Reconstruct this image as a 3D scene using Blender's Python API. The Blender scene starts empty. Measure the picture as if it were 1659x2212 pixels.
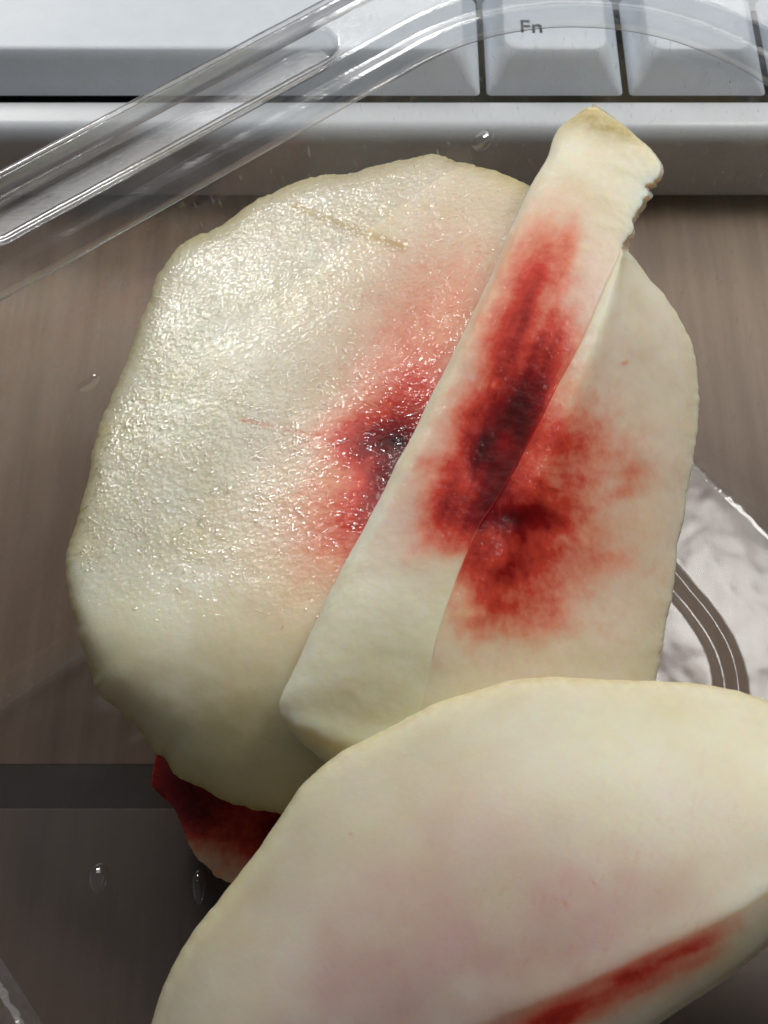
import bpy, bmesh, math
import numpy as np
from mathutils import Vector

# ------------------------------------------------------------------ camera, world, lights, exposure
scene = bpy.context.scene
COL = scene.collection
PITCH = math.radians(60.0)            # how far the phone looks down
HALF = math.tan(math.radians(15.0))   # half horizontal field of view
DIST = 0.149
CAM = np.array([0.0, -DIST * math.cos(PITCH), 0.025 + DIST * math.sin(PITCH)])

cam_data = bpy.data.cameras.new("camera")
cam = bpy.data.objects.new("camera", cam_data)
COL.objects.link(cam)
cam.location = CAM
cam.rotation_euler = (math.radians(90) - PITCH, 0, 0)
cam_data.sensor_fit = 'HORIZONTAL'
cam_data.angle = 2 * math.atan(HALF)
cam_data.dof.use_dof = True
cam_data.dof.focus_distance = 0.146
cam_data.dof.aperture_fstop = 110
cam_data.clip_start = 0.005
cam_data.clip_end = 20
scene.camera = cam

world = bpy.data.worlds.new("World")
scene.world = world
world.use_nodes = True
bg = world.node_tree.nodes["Background"]
bg.inputs[0].default_value = (0.80, 0.88, 1.0, 1)
bg.inputs[1].default_value = 0.085


def area_light(name, direction, dist, sx, sy, power, col, target=(0, 0, 0.03)):
    ld = bpy.data.lights.new(name, 'AREA')
    ld.shape = 'RECTANGLE'
    ld.size = sx
    ld.size_y = sy
    ld.energy = power
    ld.color = col
    lo = bpy.data.objects.new(name, ld)
    COL.objects.link(lo)
    d = Vector(direction).normalized()
    lo.location = Vector(target) + d * dist
    lo.rotation_euler = d.to_track_quat('Z', 'Y').to_euler()
    return lo


# a wide window beyond the far side of the desk, two panes of it in brighter light
area_light("window_pane_light", (-0.60, 1.12, 0.70), 0.31, 0.056, 0.056, 0.31, (1.0, 0.975, 0.93))
area_light("window_pane_light", (0.10, 0.10, 0.16), 0.215, 0.065, 0.075, 0.26, (1.0, 0.98, 0.94))
area_light("window_light", (0.05, 0.72, 0.70), 0.60, 0.60, 0.34, 1.20, (1.0, 0.99, 0.97))

scene.view_settings.view_transform = 'Standard'
scene.view_settings.look = 'None'
scene.view_settings.exposure = -0.20
scene.view_settings.gamma = 1.0
scene.view_settings.use_curve_mapping = False
scene.render.engine = 'CYCLES'
scene.cycles.use_denoising = True
scene.cycles.max_bounces = 9
scene.cycles.diffuse_bounces = 3
scene.cycles.transparent_max_bounces = 14
scene.cycles.transmission_bounces = 8
scene.cycles.glossy_bounces = 3
scene.cycles.use_adaptive_sampling = True
scene.cycles.adaptive_threshold = 0.03
scene.cycles.sample_clamp_indirect = 4.0


# ------------------------------------------------------------------ helpers
def at(px, py, z):
    """a point of the photograph (1659 x 2212 grid) at height z (metres) -> world, arrays allowed"""
    px = np.asarray(px, float); py = np.asarray(py, float); z = np.asarray(z, float)
    tx = (px - 829.5) / 829.5 * HALF
    ty = (1106 - py) / 829.5 * HALF
    dx = tx
    dy = math.cos(PITCH) + ty * math.sin(PITCH)
    dz = -math.sin(PITCH) + ty * math.cos(PITCH)
    t = (z - CAM[2]) / dz
    return np.stack([CAM[0] + t * dx, CAM[1] + t * dy, z + 0 * t], -1)


def hash3(i, j, k, seed):
    h = (i.astype(np.int64) * 374761393 + j.astype(np.int64) * 668265263 + k.astype(np.int64) * 2147483647 + seed * 974711) & 0xFFFFFFFF
    h = ((h ^ (h >> 13)) * 1274126177) & 0xFFFFFFFF
    h = ((h ^ (h >> 16)) * 2246822519) & 0xFFFFFFFF
    return ((h ^ (h >> 15)) & 0xFFFFFF) / float(0xFFFFFF)


def vnoise(p, seed=0):
    """value noise in -1..1, p (...,3)"""
    f = np.floor(p)
    i, j, k = f[..., 0], f[..., 1], f[..., 2]
    w = p - f
    w = w * w * w * (w * (w * 6 - 15) + 10)
    out = 0
    for a in (0, 1):
        for b in (0, 1):
            for c in (0, 1):
                wt = (w[..., 0] if a else 1 - w[..., 0]) * (w[..., 1] if b else 1 - w[..., 1]) * (w[..., 2] if c else 1 - w[..., 2])
                out = out + wt * hash3(i + a, j + b, k + c, seed)
    return out * 2 - 1


def fbm(p, octaves=4, seed=0, gain=0.5):
    a, s, tot = 1.0, 0, 0
    for o in range(octaves):
        s = s + a * vnoise(p * (2.03 ** o), seed + o * 17)
        tot += a
        a *= gain
    return s / tot


def n2(x, y, seed=0, octaves=3):
    x = np.asarray(x, float); y = np.asarray(y, float)
    return fbm(np.stack([x, y, 0 * x + 0.37], -1), octaves, seed)


def catmull(ctrl, n):
    """uniform Catmull-Rom along axis 0, n samples"""
    c = np.asarray(ctrl, float)
    m = len(c)
    u = np.linspace(0, m - 1, n)
    i = np.clip(np.floor(u).astype(int), 0, m - 2)
    f = (u - i).reshape((-1,) + (1,) * (c.ndim - 1))
    p1, p2 = c[i], c[i + 1]
    p0 = np.where((i == 0).reshape(f.shape), 2 * p1 - p2, c[np.maximum(i - 1, 0)])
    p3 = np.where((i == m - 2).reshape(f.shape), 2 * p2 - p1, c[np.minimum(i + 2, m - 1)])
    return 0.5 * (2 * p1 + (p2 - p0) * f + (2 * p0 - 5 * p1 + 4 * p2 - p3) * f ** 2 + (3 * p1 - p0 - 3 * p2 + p3) * f ** 3)


def resample(poly, n, closed=False):
    p = np.asarray(poly, float)
    if closed:
        p = np.vstack([p, p[:1]])
    d = np.r_[0, np.cumsum(np.linalg.norm(np.diff(p, axis=0), axis=1))]
    s = np.linspace(0, d[-1], n, endpoint=not closed)
    return np.stack([np.interp(s, d, p[:, k]) for k in range(p.shape[1])], -1)


def grid_normals(g, wrap0=False, wrap1=False):
    def grad(a, ax, wrap):
        if wrap:
            return np.roll(a, -1, ax) - np.roll(a, 1, ax)
        return np.gradient(a, axis=ax)
    n = np.cross(grad(g, 0, wrap0), grad(g, 1, wrap1))
    return n / (np.linalg.norm(n, axis=-1, keepdims=True) + 1e-12)


def grid_faces(r, c, wrap0=False, wrap1=False):
    i = np.arange(r if wrap0 else r - 1)
    j = np.arange(c if wrap1 else c - 1)
    I, J = np.meshgrid(i, j, indexing='ij')
    I2, J2 = (I + 1) % r, (J + 1) % c
    return np.stack([I * c + J, I * c + J2, I2 * c + J2, I2 * c + J], -1).reshape(-1, 4)


def link(name, me, mat=None, parent=None):
    o = bpy.data.objects.new(name, me)
    COL.objects.link(o)
    if mat:
        me.materials.append(mat)
    if parent:
        o.parent = parent
        o.matrix_parent_inverse = parent.matrix_basis.inverted()
    return o


def mesh_np(name, verts, faces, smooth=True, attrs=None, recalc=False):
    me = bpy.data.meshes.new(name)
    verts = np.asarray(verts, float).reshape(-1, 3)
    if isinstance(faces, np.ndarray):
        nf, k = faces.shape
        me.vertices.add(len(verts))
        me.vertices.foreach_set('co', verts.ravel())
        me.loops.add(nf * k)
        me.loops.foreach_set('vertex_index', faces.ravel().astype(np.int32))
        me.polygons.add(nf)
        me.polygons.foreach_set('loop_start', np.arange(0, nf * k, k, dtype=np.int32))
        me.update(calc_edges=True)
        me.validate()
    else:
        me.from_pydata(verts.tolist(), [], faces)
    if recalc:
        bm = bmesh.new(); bm.from_mesh(me)
        bmesh.ops.recalc_face_normals(bm, faces=bm.faces)
        bm.to_mesh(me); bm.free()
    me.polygons.foreach_set('use_smooth', np.full(len(me.polygons), smooth))
    for k, v in (attrs or {}).items():
        a = me.attributes.new(k, 'FLOAT', 'POINT')
        a.data.foreach_set('value', np.asarray(v, np.float32).ravel())
    me.update()
    return me


def empty(name, loc):
    o = bpy.data.objects.new(name, None)
    o.location = loc
    o.empty_display_size = 0.01
    COL.objects.link(o)
    return o


def tag(o, label=None, cat=None, group=None, kind=None):
    if label: o['label'] = label
    if cat: o['category'] = cat
    if group: o['group'] = group
    if kind: o['kind'] = kind
    return o


def smoothstep(a, b, x):
    t = np.clip((x - a) / (b - a), 0, 1)
    return t * t * (3 - 2 * t)


# ------------------------------------------------------------------ materials
class NT:
    def __init__(self, name):
        self.m = bpy.data.materials.new(name)
        self.m.use_nodes = True
        self.t = self.m.node_tree
        self.t.nodes.clear()
        self.out = self.n('ShaderNodeOutputMaterial')

    def n(self, typ, **kw):
        nd = self.t.nodes.new(typ)
        for k, v in kw.items():
            if k[0] == 'i' and k[1:].isdigit():
                nd.inputs[int(k[1:])].default_value = v
            else:
                setattr(nd, k, v)
        return nd

    def l(self, a, b):
        self.t.links.new(a, b)

    def set(self, nd, name, v):
        s = nd.inputs[name]
        if hasattr(v, 'is_linked') or isinstance(v, bpy.types.NodeSocket):
            self.l(v, s)
        else:
            s.default_value = v

    def coord(self):
        return self.n('ShaderNodeTexCoord').outputs['Object']

    def mapped(self, scale, rot=(0, 0, 0)):
        mp = self.n('ShaderNodeMapping')
        mp.inputs['Scale'].default_value = scale
        mp.inputs['Rotation'].default_value = rot
        self.l(self.coord(), mp.inputs['Vector'])
        return mp.outputs[0]

    def noise(self, scale, detail=3, rough=0.5, vec=None, out=0):
        nd = self.n('ShaderNodeTexNoise')
        nd.inputs['Scale'].default_value = scale
        nd.inputs['Detail'].default_value = detail
        nd.inputs['Roughness'].default_value = rough
        self.l(vec if vec is not None else self.coord(), nd.inputs['Vector'])
        return nd.outputs[out]

    def math(self, op, a, b=None, c=None, clamp=False):
        nd = self.n('ShaderNodeMath', operation=op, use_clamp=clamp)
        for i, v in enumerate((a, b, c)):
            if v is None: continue
            if isinstance(v, (int, float)): nd.inputs[i].default_value = v
            else: self.l(v, nd.inputs[i])
        return nd.outputs[0]

    def rng(self, v, a, b, c, d):
        nd = self.n('ShaderNodeMapRange')
        self.l(v, nd.inputs[0])
        for i, x in enumerate((a, b, c, d)): nd.inputs[i + 1].default_value = x
        return nd.outputs[0]

    def attr(self, name):
        return self.n('ShaderNodeAttribute', attribute_name=name).outputs['Fac']

    def ramp(self, fac, stops, interp='LINEAR'):
        nd = self.n('ShaderNodeValToRGB')
        cr = nd.color_ramp
        cr.interpolation = interp
        while len(cr.elements) < len(stops): cr.elements.new(0.5)
        for e, (p, c) in zip(cr.elements, stops):
            e.position = p
            e.color = tuple(c) + (1,)
        self.l(fac, nd.inputs[0])
        return nd.outputs[0]

    def mix(self, fac, a, b, blend='MIX'):
        nd = self.n('ShaderNodeMix', data_type='RGBA', blend_type=blend)
        for s, v in ((nd.inputs[0], fac), (nd.inputs[6], a), (nd.inputs[7], b)):
            if isinstance(v, (int, float)): s.default_value = v
            elif isinstance(v, tuple): s.default_value = v + ((1,) if len(v) == 3 else ())
            else: self.l(v, s)
        return nd.outputs[2]

    def bump(self, h, dist, strength=1.0, prev=None):
        nd = self.n('ShaderNodeBump')
        nd.inputs['Strength'].default_value = strength
        nd.inputs['Distance'].default_value = dist
        self.l(h, nd.inputs['Height'])
        if prev is not None: self.l(prev, nd.inputs['Normal'])
        return nd.outputs[0]

    def principled(self, **kw):
        nd = self.n('ShaderNodeBsdfPrincipled')
        for k, v in kw.items():
            key = k.replace('_', ' ')
            if isinstance(v, bpy.types.NodeSocket): self.l(v, nd.inputs[key])
            elif isinstance(v, tuple) and len(v) == 3 and nd.inputs[key].type == 'RGBA': nd.inputs[key].default_value = v + (1,)
            else: nd.inputs[key].default_value = v
        self.l(nd.outputs[0], self.out.inputs[0])
        return nd


def mat_peach():
    m = NT("peach_flesh")
    red = m.attr('red')
    edge = m.attr('edge')
    wet = m.attr('wet')
    olive = m.attr('olive')
    blush = m.attr('blush')
    big = m.noise(95, 4, 0.55)
    fine = m.noise(900, 4, 0.65)
    flesh = m.ramp(big, [(0.30, (0.83, 0.79, 0.56)), (0.50, (0.865, 0.845, 0.665)), (0.70, (0.89, 0.875, 0.74))])
    flesh = m.mix(m.rng(fine, 0.35, 0.7, 0.0, 0.3), flesh, (0.86, 0.84, 0.70))
    vein = m.noise(330, 4, 0.65)
    flesh = m.mix(m.rng(vein, 0.48, 0.72, 0.0, 0.30), flesh, (0.78, 0.73, 0.52))
    flesh = m.mix(blush, flesh, (0.72, 0.43, 0.41))
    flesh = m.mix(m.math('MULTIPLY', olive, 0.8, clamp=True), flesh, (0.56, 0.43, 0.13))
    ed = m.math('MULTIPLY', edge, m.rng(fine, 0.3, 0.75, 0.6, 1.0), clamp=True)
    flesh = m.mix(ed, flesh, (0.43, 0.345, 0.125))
    r2 = m.math('ADD', red, m.math('MULTIPLY', m.math('SUBTRACT', fine, 0.5), m.math('MULTIPLY', m.math('MULTIPLY', red, m.math('SUBTRACT', 1.1, red)), 0.9)), clamp=True)
    tint = m.ramp(r2, [(0.0, (1, 1, 1)), (0.18, (0.98, 0.80, 0.75)), (0.38, (0.97, 0.44, 0.36)), (0.58, (0.79, 0.095, 0.068)), (0.78, (0.34, 0.008, 0.011)), (1.0, (0.050, 0.001, 0.003))])
    col = m.mix(1.0, flesh, tint, 'MULTIPLY')
    # faintly cellular cut surface under a thin, uneven film of juice
    patch = m.rng(m.noise(170, 2, 0.6), 0.34, 0.66, 0.65, 1.1)
    vor = m.n('ShaderNodeTexVoronoi', feature='F1')
    vor.inputs['Scale'].default_value = 1700
    m.l(m.coord(), vor.inputs['Vector'])
    fh = m.math('ADD', m.math('MULTIPLY', m.noise(1250, 2, 0.55), 1.2), m.math('MULTIPLY', vor.outputs[0], 0.4))
    nrm = m.bump(m.math('MULTIPLY', fh, m.rng(wet, 0, 1, 0.25, 1.0)), 0.000065, 1.0)
    film = m.bump(m.math('MULTIPLY', fh, patch), 0.00018, 1.0)
    rough = m.rng(wet, 0, 0.9, 0.50, 0.36)
    p = m.principled(Base_Color=col, Roughness=rough, IOR=1.38, Normal=nrm)
    m.l(m.rng(wet, 0, 0.9, 0.14, 0.40), p.inputs['Specular IOR Level'])
    m.l(m.rng(wet, 0.0, 0.7, 0.0, 0.32), p.inputs['Coat Weight'])
    p.inputs['Coat Roughness'].default_value = 0.08
    p.inputs['Coat IOR'].default_value = 2.0
    m.l(film, p.inputs['Coat Normal'])
    p.subsurface_method = 'RANDOM_WALK'
    p.inputs['Subsurface Weight'].default_value = 1.0
    p.inputs['Subsurface Radius'].default_value = (1.0, 0.62, 0.26)
    p.inputs['Subsurface Scale'].default_value = 0.0040
    return m.m


def mat_sheet(name, tint=(0.93, 0.935, 0.94), rough=0.06, bump_scale=None, bump_dist=0.0, haze=0.0, f0=0.075, scratches=False):
    """thin clear plastic sheet: both faces' reflections in one, the rest goes straight through"""
    m = NT(name)
    lw = m.n('ShaderNodeLayerWeight')
    lw.inputs['Blend'].default_value = 0.5
    nrm = None
    if bump_scale:
        h = None
        for sc, w in bump_scale:
            x = m.math('MULTIPLY', m.noise(sc, 3, 0.6), w)
            h = x if h is None else m.math('ADD', h, x)
        nrm = m.bump(h, bump_dist, 1.0)
        m.l(nrm, lw.inputs['Normal'])
    fac = m.math('POWER', lw.outputs['Facing'], 5.0)
    fac = m.math('MULTIPLY_ADD', fac, 0.9 - f0, f0)
    tr = m.n('ShaderNodeBsdfTransparent')
    tr.inputs[0].default_value = tint + (1,)
    gl = m.n('ShaderNodeBsdfGlossy')
    gl.inputs['Color'].default_value = (1, 1, 1, 1)
    gl.inputs['Roughness'].default_value = rough
    if nrm is not None: m.l(nrm, gl.inputs['Normal'])
    mx = m.n('ShaderNodeMixShader')
    m.l(fac, mx.inputs[0]); m.l(tr.outputs[0], mx.inputs[1]); m.l(gl.outputs[0], mx.inputs[2])
    last = mx
    if haze > 0:
        df = m.n('ShaderNodeBsdfDiffuse')
        df.inputs[0].default_value = (0.8, 0.82, 0.84, 1)
        mh = m.n('ShaderNodeMixShader')
        hz = m.rng(m.noise(160, 4, 0.7), 0.35, 0.75, haze * 0.4, haze * 1.4)
        if scratches:
            for ry, rz in ((0.5, 0.2), (-0.35, 0.9)):
                sn = m.noise(1.0, 2, 0.5, m.mapped((1900, 1900, 26), (ry, ry * 0.6, rz)))
                hz = m.math('ADD', hz, m.rng(sn, 0.66, 0.74, 0.0, 0.16))
        m.l(hz, mh.inputs[0]); m.l(last.outputs[0], mh.inputs[1]); m.l(df.outputs[0], mh.inputs[2])
        last = mh
    m.l(last.outputs[0], m.out.inputs[0])
    return m.m


def mat_glass(name, rough=0.02, bump_dist=0.00012):
    m = NT(name)
    v = m.mapped((60, 420, 60), (0, 0, math.radians(-38)))
    n1 = m.n('ShaderNodeTexNoise'); n1.inputs['Scale'].default_value = 1.0; n1.inputs['Detail'].default_value = 4
    m.l(v, n1.inputs['Vector'])
    nrm = m.bump(n1.outputs[0], bump_dist, 1.0)
    p = m.principled(Base_Color=(0.95, 0.96, 0.965), Roughness=rough, IOR=1.40, Normal=nrm)
    p.inputs['Transmission Weight'].default_value = 1.0
    tr = m.n('ShaderNodeBsdfTransparent'); tr.inputs[0].default_value = (0.975, 0.98, 0.985, 1)
    lw0 = m.n('ShaderNodeLayerWeight')
    thick = m.math('POWER', lw0.outputs['Facing'], 3.0)
    m.l(m.mix(thick, (0.975, 0.98, 0.985), (0.66, 0.67, 0.69)), tr.inputs[0])
    gl = m.n('ShaderNodeBsdfGlossy'); gl.inputs['Roughness'].default_value = 0.12
    m.l(nrm, gl.inputs['Normal'])
    lw = m.n('ShaderNodeLayerWeight'); m.l(nrm, lw.inputs['Normal'])
    fz = m.math('MULTIPLY_ADD', m.math('POWER', lw.outputs['Facing'], 3.0), 0.60, 0.11)
    ms = m.n('ShaderNodeMixShader'); m.l(fz, ms.inputs[0]); m.l(tr.outputs[0], ms.inputs[1]); m.l(gl.outputs[0], ms.inputs[2])
    mx = m.n('ShaderNodeMixShader'); mx.inputs[0].default_value = 0.06
    m.l(ms.outputs[0], mx.inputs[1]); m.l(p.outputs[0], mx.inputs[2])
    df = m.n('ShaderNodeBsdfTranslucent'); df.inputs[0].default_value = (0.85, 0.87, 0.9, 1)
    d2 = m.n('ShaderNodeBsdfDiffuse'); d2.inputs[0].default_value = (0.85, 0.87, 0.9, 1)
    md = m.n('ShaderNodeMixShader'); m.l(df.outputs[0], md.inputs[1]); m.l(d2.outputs[0], md.inputs[2])
    mh = m.n('ShaderNodeMixShader')
    m.l(m.rng(n1.outputs[0], 0.35, 0.7, 0.015, 0.07), mh.inputs[0]); m.l(mx.outputs[0], mh.inputs[1]); m.l(md.outputs[0], mh.inputs[2])
    mx = mh
    m.l(mx.outputs[0], m.out.inputs[0])
    return m.m


def mat_wood(name="grey_brown_wood", k=1.0):
    m = NT(name)
    g = m.noise(1.0, 5, 0.6, m.mapped((420, 22, 60)))
    b = m.noise(26, 3, 0.5)
    c = m.ramp(g, [(0.30, (0.215, 0.140, 0.090)), (0.55, (0.285, 0.192, 0.128)), (0.75, (0.340, 0.235, 0.160))])
    c = m.mix(m.rng(b, 0.3, 0.7, 0.0, 0.35), c, (0.225, 0.150, 0.100))
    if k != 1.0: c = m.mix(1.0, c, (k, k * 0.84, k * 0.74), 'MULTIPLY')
    nrm = m.bump(g, 0.0001, 0.6)
    m.principled(Base_Color=c, Roughness=0.5, Normal=nrm)
    return m.m


def mat_plain(name, col, rough=0.4, speck=0.03, bump=0.00002):
    m = NT(name)
    n = m.noise(300, 4, 0.6)
    c = m.mix(m.rng(n, 0.3, 0.7, 0, 1), tuple(x * (1 - speck) for x in col), tuple(min(1, x * (1 + speck)) for x in col))
    nrm = m.bump(m.noise(2500, 2, 0.5), bump, 1.0)
    m.principled(Base_Color=c, Roughness=rough, Normal=nrm)
    return m.m


PEACH = mat_peach()
SHEET = mat_sheet("clear_plastic_wall", tint=(0.93, 0.935, 0.94), rough=0.08, bump_scale=[(70, 1.0), (400, 0.08)], bump_dist=0.0006, haze=0.07, f0=0.05, scratches=True)
BASE = mat_sheet("clear_plastic_base", tint=(0.91, 0.91, 0.915), rough=0.20, bump_scale=[(60, 1.0), (1600, 0.08)], bump_dist=0.00005, haze=0.014, f0=0.042)
RIM = mat_glass("clear_plastic_rim")
WOOD = mat_wood()
WOOD_SHADED = mat_wood("shade_tinted_wood", 0.34)  # near plank's wood, darkened so its colour carries the lower-left shade
KEYWHITE = mat_plain("white_key_plastic", (0.62, 0.67, 0.73), 0.45)
CASEWHITE = mat_plain("white_case_plastic", (0.60, 0.63, 0.66), 0.35)
WELL = mat_plain("dark_key_well", (0.012, 0.013, 0.014), 0.6)
INK = mat_plain("dark_grey_ink", (0.035, 0.045, 0.055), 0.6)
JOINT = mat_plain("dark_joint_filler", (0.062, 0.044, 0.034), 0.7)
JUICE = mat_sheet("juice", tint=(0.99, 0.985, 0.97), rough=0.06, f0=0.17)
WATER = mat_sheet("water_drop", tint=(0.97, 0.97, 0.97), rough=0.02, f0=0.12)


# ------------------------------------------------------------------ desk
def box_mesh(name, lo, hi, bevel=0.0, seg=3):
    bm = bmesh.new()
    bmesh.ops.create_cube(bm, size=1)
    for v in bm.verts:
        for k in range(3):
            v.co[k] = lo[k] if v.co[k] < 0 else hi[k]
    if bevel:
        bmesh.ops.bevel(bm, geom=bm.edges[:], offset=bevel, segments=seg, profile=0.5, affect='EDGES')
    me = bpy.data.meshes.new(name)
    bm.to_mesh(me); bm.free()
    for p in me.polygons: p.use_smooth = bevel > 0
    return me


desk = empty("desk", (0, 0, -0.02))
tag(desk, kind='structure')
JY = float(at(0, 1745, 0)[1]), float(at(0, 1652, 0)[1])
link("plank", box_mesh("plank", (-0.5, JY[1], -0.018), (0.5, 0.5, 0.0), 0.0002), WOOD, desk)
link("plank", box_mesh("plank", (-0.5, -0.45, -0.018), (0.5, JY[0], 0.0), 0.0002), WOOD_SHADED, desk)
link("joint", box_mesh("joint", (-0.5, JY[0] - 0.001, -0.017), (0.5, JY[1] + 0.001, -0.00012)), JOINT, desk)

# ------------------------------------------------------------------ keyboard beyond the tub
KY0 = 0.0646
kb = empty("keyboard", (0.0, KY0, 0))
tag(kb, "white keyboard lying on the desk beyond the clear tub", "keyboard")
ZC = 0.0142
YG0 = float(at(300, 222, ZC)[1])


def sweep_x(name, prof, x0, x1, mat, parent, smooth=True):
    pr = np.array(prof)
    v = np.concatenate([np.c_[np.full(len(pr), x), pr] for x in (x0, x1)])
    n = len(pr)
    f = [(i, (i + 1) % n, n + (i + 1) % n, n + i) for i in range(n)] + [tuple(range(n))[::-1], tuple(range(n, 2 * n))]
    me = mesh_np(name, v, f, smooth=False, recalc=True)
    if smooth:
        me.polygons.foreach_set('use_smooth', [len(p.vertices) == 4 for p in me.polygons])
        me.set_sharp_from_angle(angle=math.radians(35))
    return link(name, me, mat, parent)


arc = [(KY0 + 0.0022 * (1 - math.cos(a)), ZC - 0.0026 + 0.0026 * math.sin(a)) for a in np.linspace(0, math.pi / 2, 9)]
sweep_x("case", [(KY0 + 0.0008, 0.0012)] + [(KY0, 0.0025)] + arc + [(YG0, ZC), (YG0, 0.0012)], -0.16, 0.20, CASEWHITE, kb)
sweep_x("key_well", [(YG0 + 0.0001, 0.0012), (YG0 + 0.0001, 0.0105), (YG0 + 0.075, 0.0125), (YG0 + 0.075, 0.0012)], -0.158, 0.198, WELL, kb)


def key_mesh(x0, x1, y0, y1, zb, zt, front=0.0036):
    """tapered cap: base rectangle, sloped skirts, rounded top with a shallow dish"""
    def rr(ax, bx, ay, by, r, n=7):
        pts = []
        for cx, cy, a0 in ((bx - r, by - r, 0), (ax + r, by - r, 90), (ax + r, ay + r, 180), (bx - r, ay + r, 270)):
            for a in np.linspace(a0, a0 + 90, n):
                pts.append((cx + r * math.cos(math.radians(a)), cy + r * math.sin(math.radians(a))))
        return np.array(pts)
    i = 0.0024
    levels = [(0.0, 0.0006, zb), (0.0002, 0.0007, zb + 0.0005)]
    H = zt - zb
    for f in (0.25, 0.5, 0.75, 0.9):
        levels.append((i * f * 0.95, 0.0008 + 0.0014 * f, zb + H * f))
    for a in np.linspace(0.15, 1, 6) * math.pi / 2:
        levels.append((i * 0.93 + 0.0006 * (1 - math.cos(a)), 0.0022, zb + H * 0.93 + H * 0.07 * math.sin(a)))
    rings = []
    for ins, r, z in levels:
        p = rr(x0 + ins, x1 - ins, y0 + ins * front / i, y1 - ins * 0.6, r)
        rings.append(np.c_[p, np.full(len(p), z)])
    last = rings[-1]
    c = last.mean(0)
    for s in (0.8, 0.55, 0.3, 0.05):
        q = c + (last - c) * s
        q[:, 2] = zt - 0.00035 * (1 - s * s)
        rings.append(q)
    g = np.array(rings)
    r, n = g.shape[:2]
    f = grid_faces(r, n, wrap1=True).tolist() + [list(range((r - 1) * n, r * n))]
    return mesh_np("key", g.reshape(-1, 3), f, recalc=True)


YK = float(at(300, 209, ZC)[1])
ZT = 0.01944
kx = [float(at(x, 236, ZC)[0]) for x in (726, 1045, 1355)]
pitch = kx[2] - kx[1]
g = 0.00045
cols = [(kx[0] - pitch * 5.25 + g, kx[1] - g), (kx[1] + g, kx[2] - g), (kx[2] + g, kx[2] + pitch - g),
        (kx[2] + pitch + g, kx[2] + 2 * pitch - g), (kx[2] + 2 * pitch + g, kx[2] + 3.25 * pitch - g)]
keys = []
for a, b in cols:
    keys.append(link("space_bar" if b - a > 0.06 else "key", key_mesh(a, b, YK, YK + pitch - 2 * g, ZC + 0.0002, ZT), KEYWHITE, kb))
x = kx[0] - pitch * 6.0
while x < kx[2] + pitch * 3:
    keys.append(link("key", key_mesh(x + g, x + pitch - g, YK + pitch, YK + 2 * pitch - 2 * g, ZC - 0.002, ZT + 0.001), KEYWHITE, kb))
    x += pitch

# lettering on the cap beyond the corner
fc = bpy.data.curves.new("legend", 'FONT')
fc.body = "Fn"
fc.size = 0.0034
fc.extrude = 0.00004
fo = bpy.data.objects.new("legend", fc)
COL.objects.link(fo)
bpy.context.view_layer.update()
leg_me = bpy.data.meshes.new_from_object(fo.evaluated_get(bpy.context.evaluated_depsgraph_get()))
bpy.data.objects.remove(fo)
lp = at(1122, 68, ZT)
leg = link("legend", leg_me, INK, keys[1])
leg.location = (float(lp[0]), float(lp[1]), ZT - 0.00012)

# ------------------------------------------------------------------ clear tub
CX, CY, RI = 0.0215, 0.0267, 0.0285       # centre and inner radius of the far corner
E1 = np.array([-0.788, -0.616]); E2 = np.array([0.616, -0.788])   # along the left wall, along the right wall
SIDE = 0.080
c0 = np.array([CX, CY])
centres = [c0, c0 + E2 * SIDE, c0 + (E1 + E2) * SIDE, c0 + E1 * SIDE]
# arcs run clockwise from the left wall's normal over the far corner to the right wall's normal, and on
ang0 = math.degrees(math.atan2(0.788, -0.616))


def path(o, arc_n=44, straight_n=90):
    """closed rounded square at offset o from the inner rim edge -> points (n,2), normals, arclength on the left side, side id"""
    pts, nrm, tag_s, sid = [], [], [], []
    R = RI + o
    for k in range(4):
        a0 = math.radians(ang0 - 90 * k)
        for a in np.linspace(a0, a0 - math.pi / 2, arc_n):
            n = np.array([math.cos(a), math.sin(a)])
            pts.append(centres[k] + n * R); nrm.append(n); tag_s.append(-1.0); sid.append(-1)
        nxt = (k + 1) % 4
        n = np.array([math.cos(a0 - math.pi / 2), math.sin(a0 - math.pi / 2)])
        for u in np.linspace(0, 1, straight_n + 2)[1:-1]:
            pts.append(centres[k] * (1 - u) + centres[nxt] * u + n * R); nrm.append(n); tag_s.append(u * SIDE); sid.append(k)
    return np.array(pts), np.array(nrm), np.array(tag_s), np.array(sid)


tub = empty("plastic_tub", (float(np.mean([c[0] for c in centres])), float(np.mean([c[1] for c in centres])), 0.0006))
tub_label = "clear plastic tub with a rounded corner and ribbed rim holding the peach slices"
tag(tub, tub_label, "tub")

ZR = 0.0405
wall_prof = [(-0.0190, 0.0012), (-0.0180, 0.00125), (-0.0171, 0.0015), (-0.0164, 0.0020), (-0.0158, 0.0027), (-0.0153, 0.0037), (-0.0149, 0.0048), (-0.0146, 0.0062)]
for f in np.linspace(0, 1, 14)[1:]:
    wall_prof.append((-0.0146 + 0.0142 * f, 0.0062 + (ZR - 0.0062) * f))
V = []
for o, z in wall_prof:
    p, n, _, _ = path(o)
    V.append(np.c_[p, np.full(len(p), z)])
V = np.array(V)
link("wall", mesh_np("wall", V.reshape(-1, 3), grid_faces(V.shape[0], V.shape[1], wrap1=True)), SHEET, tub)

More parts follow.
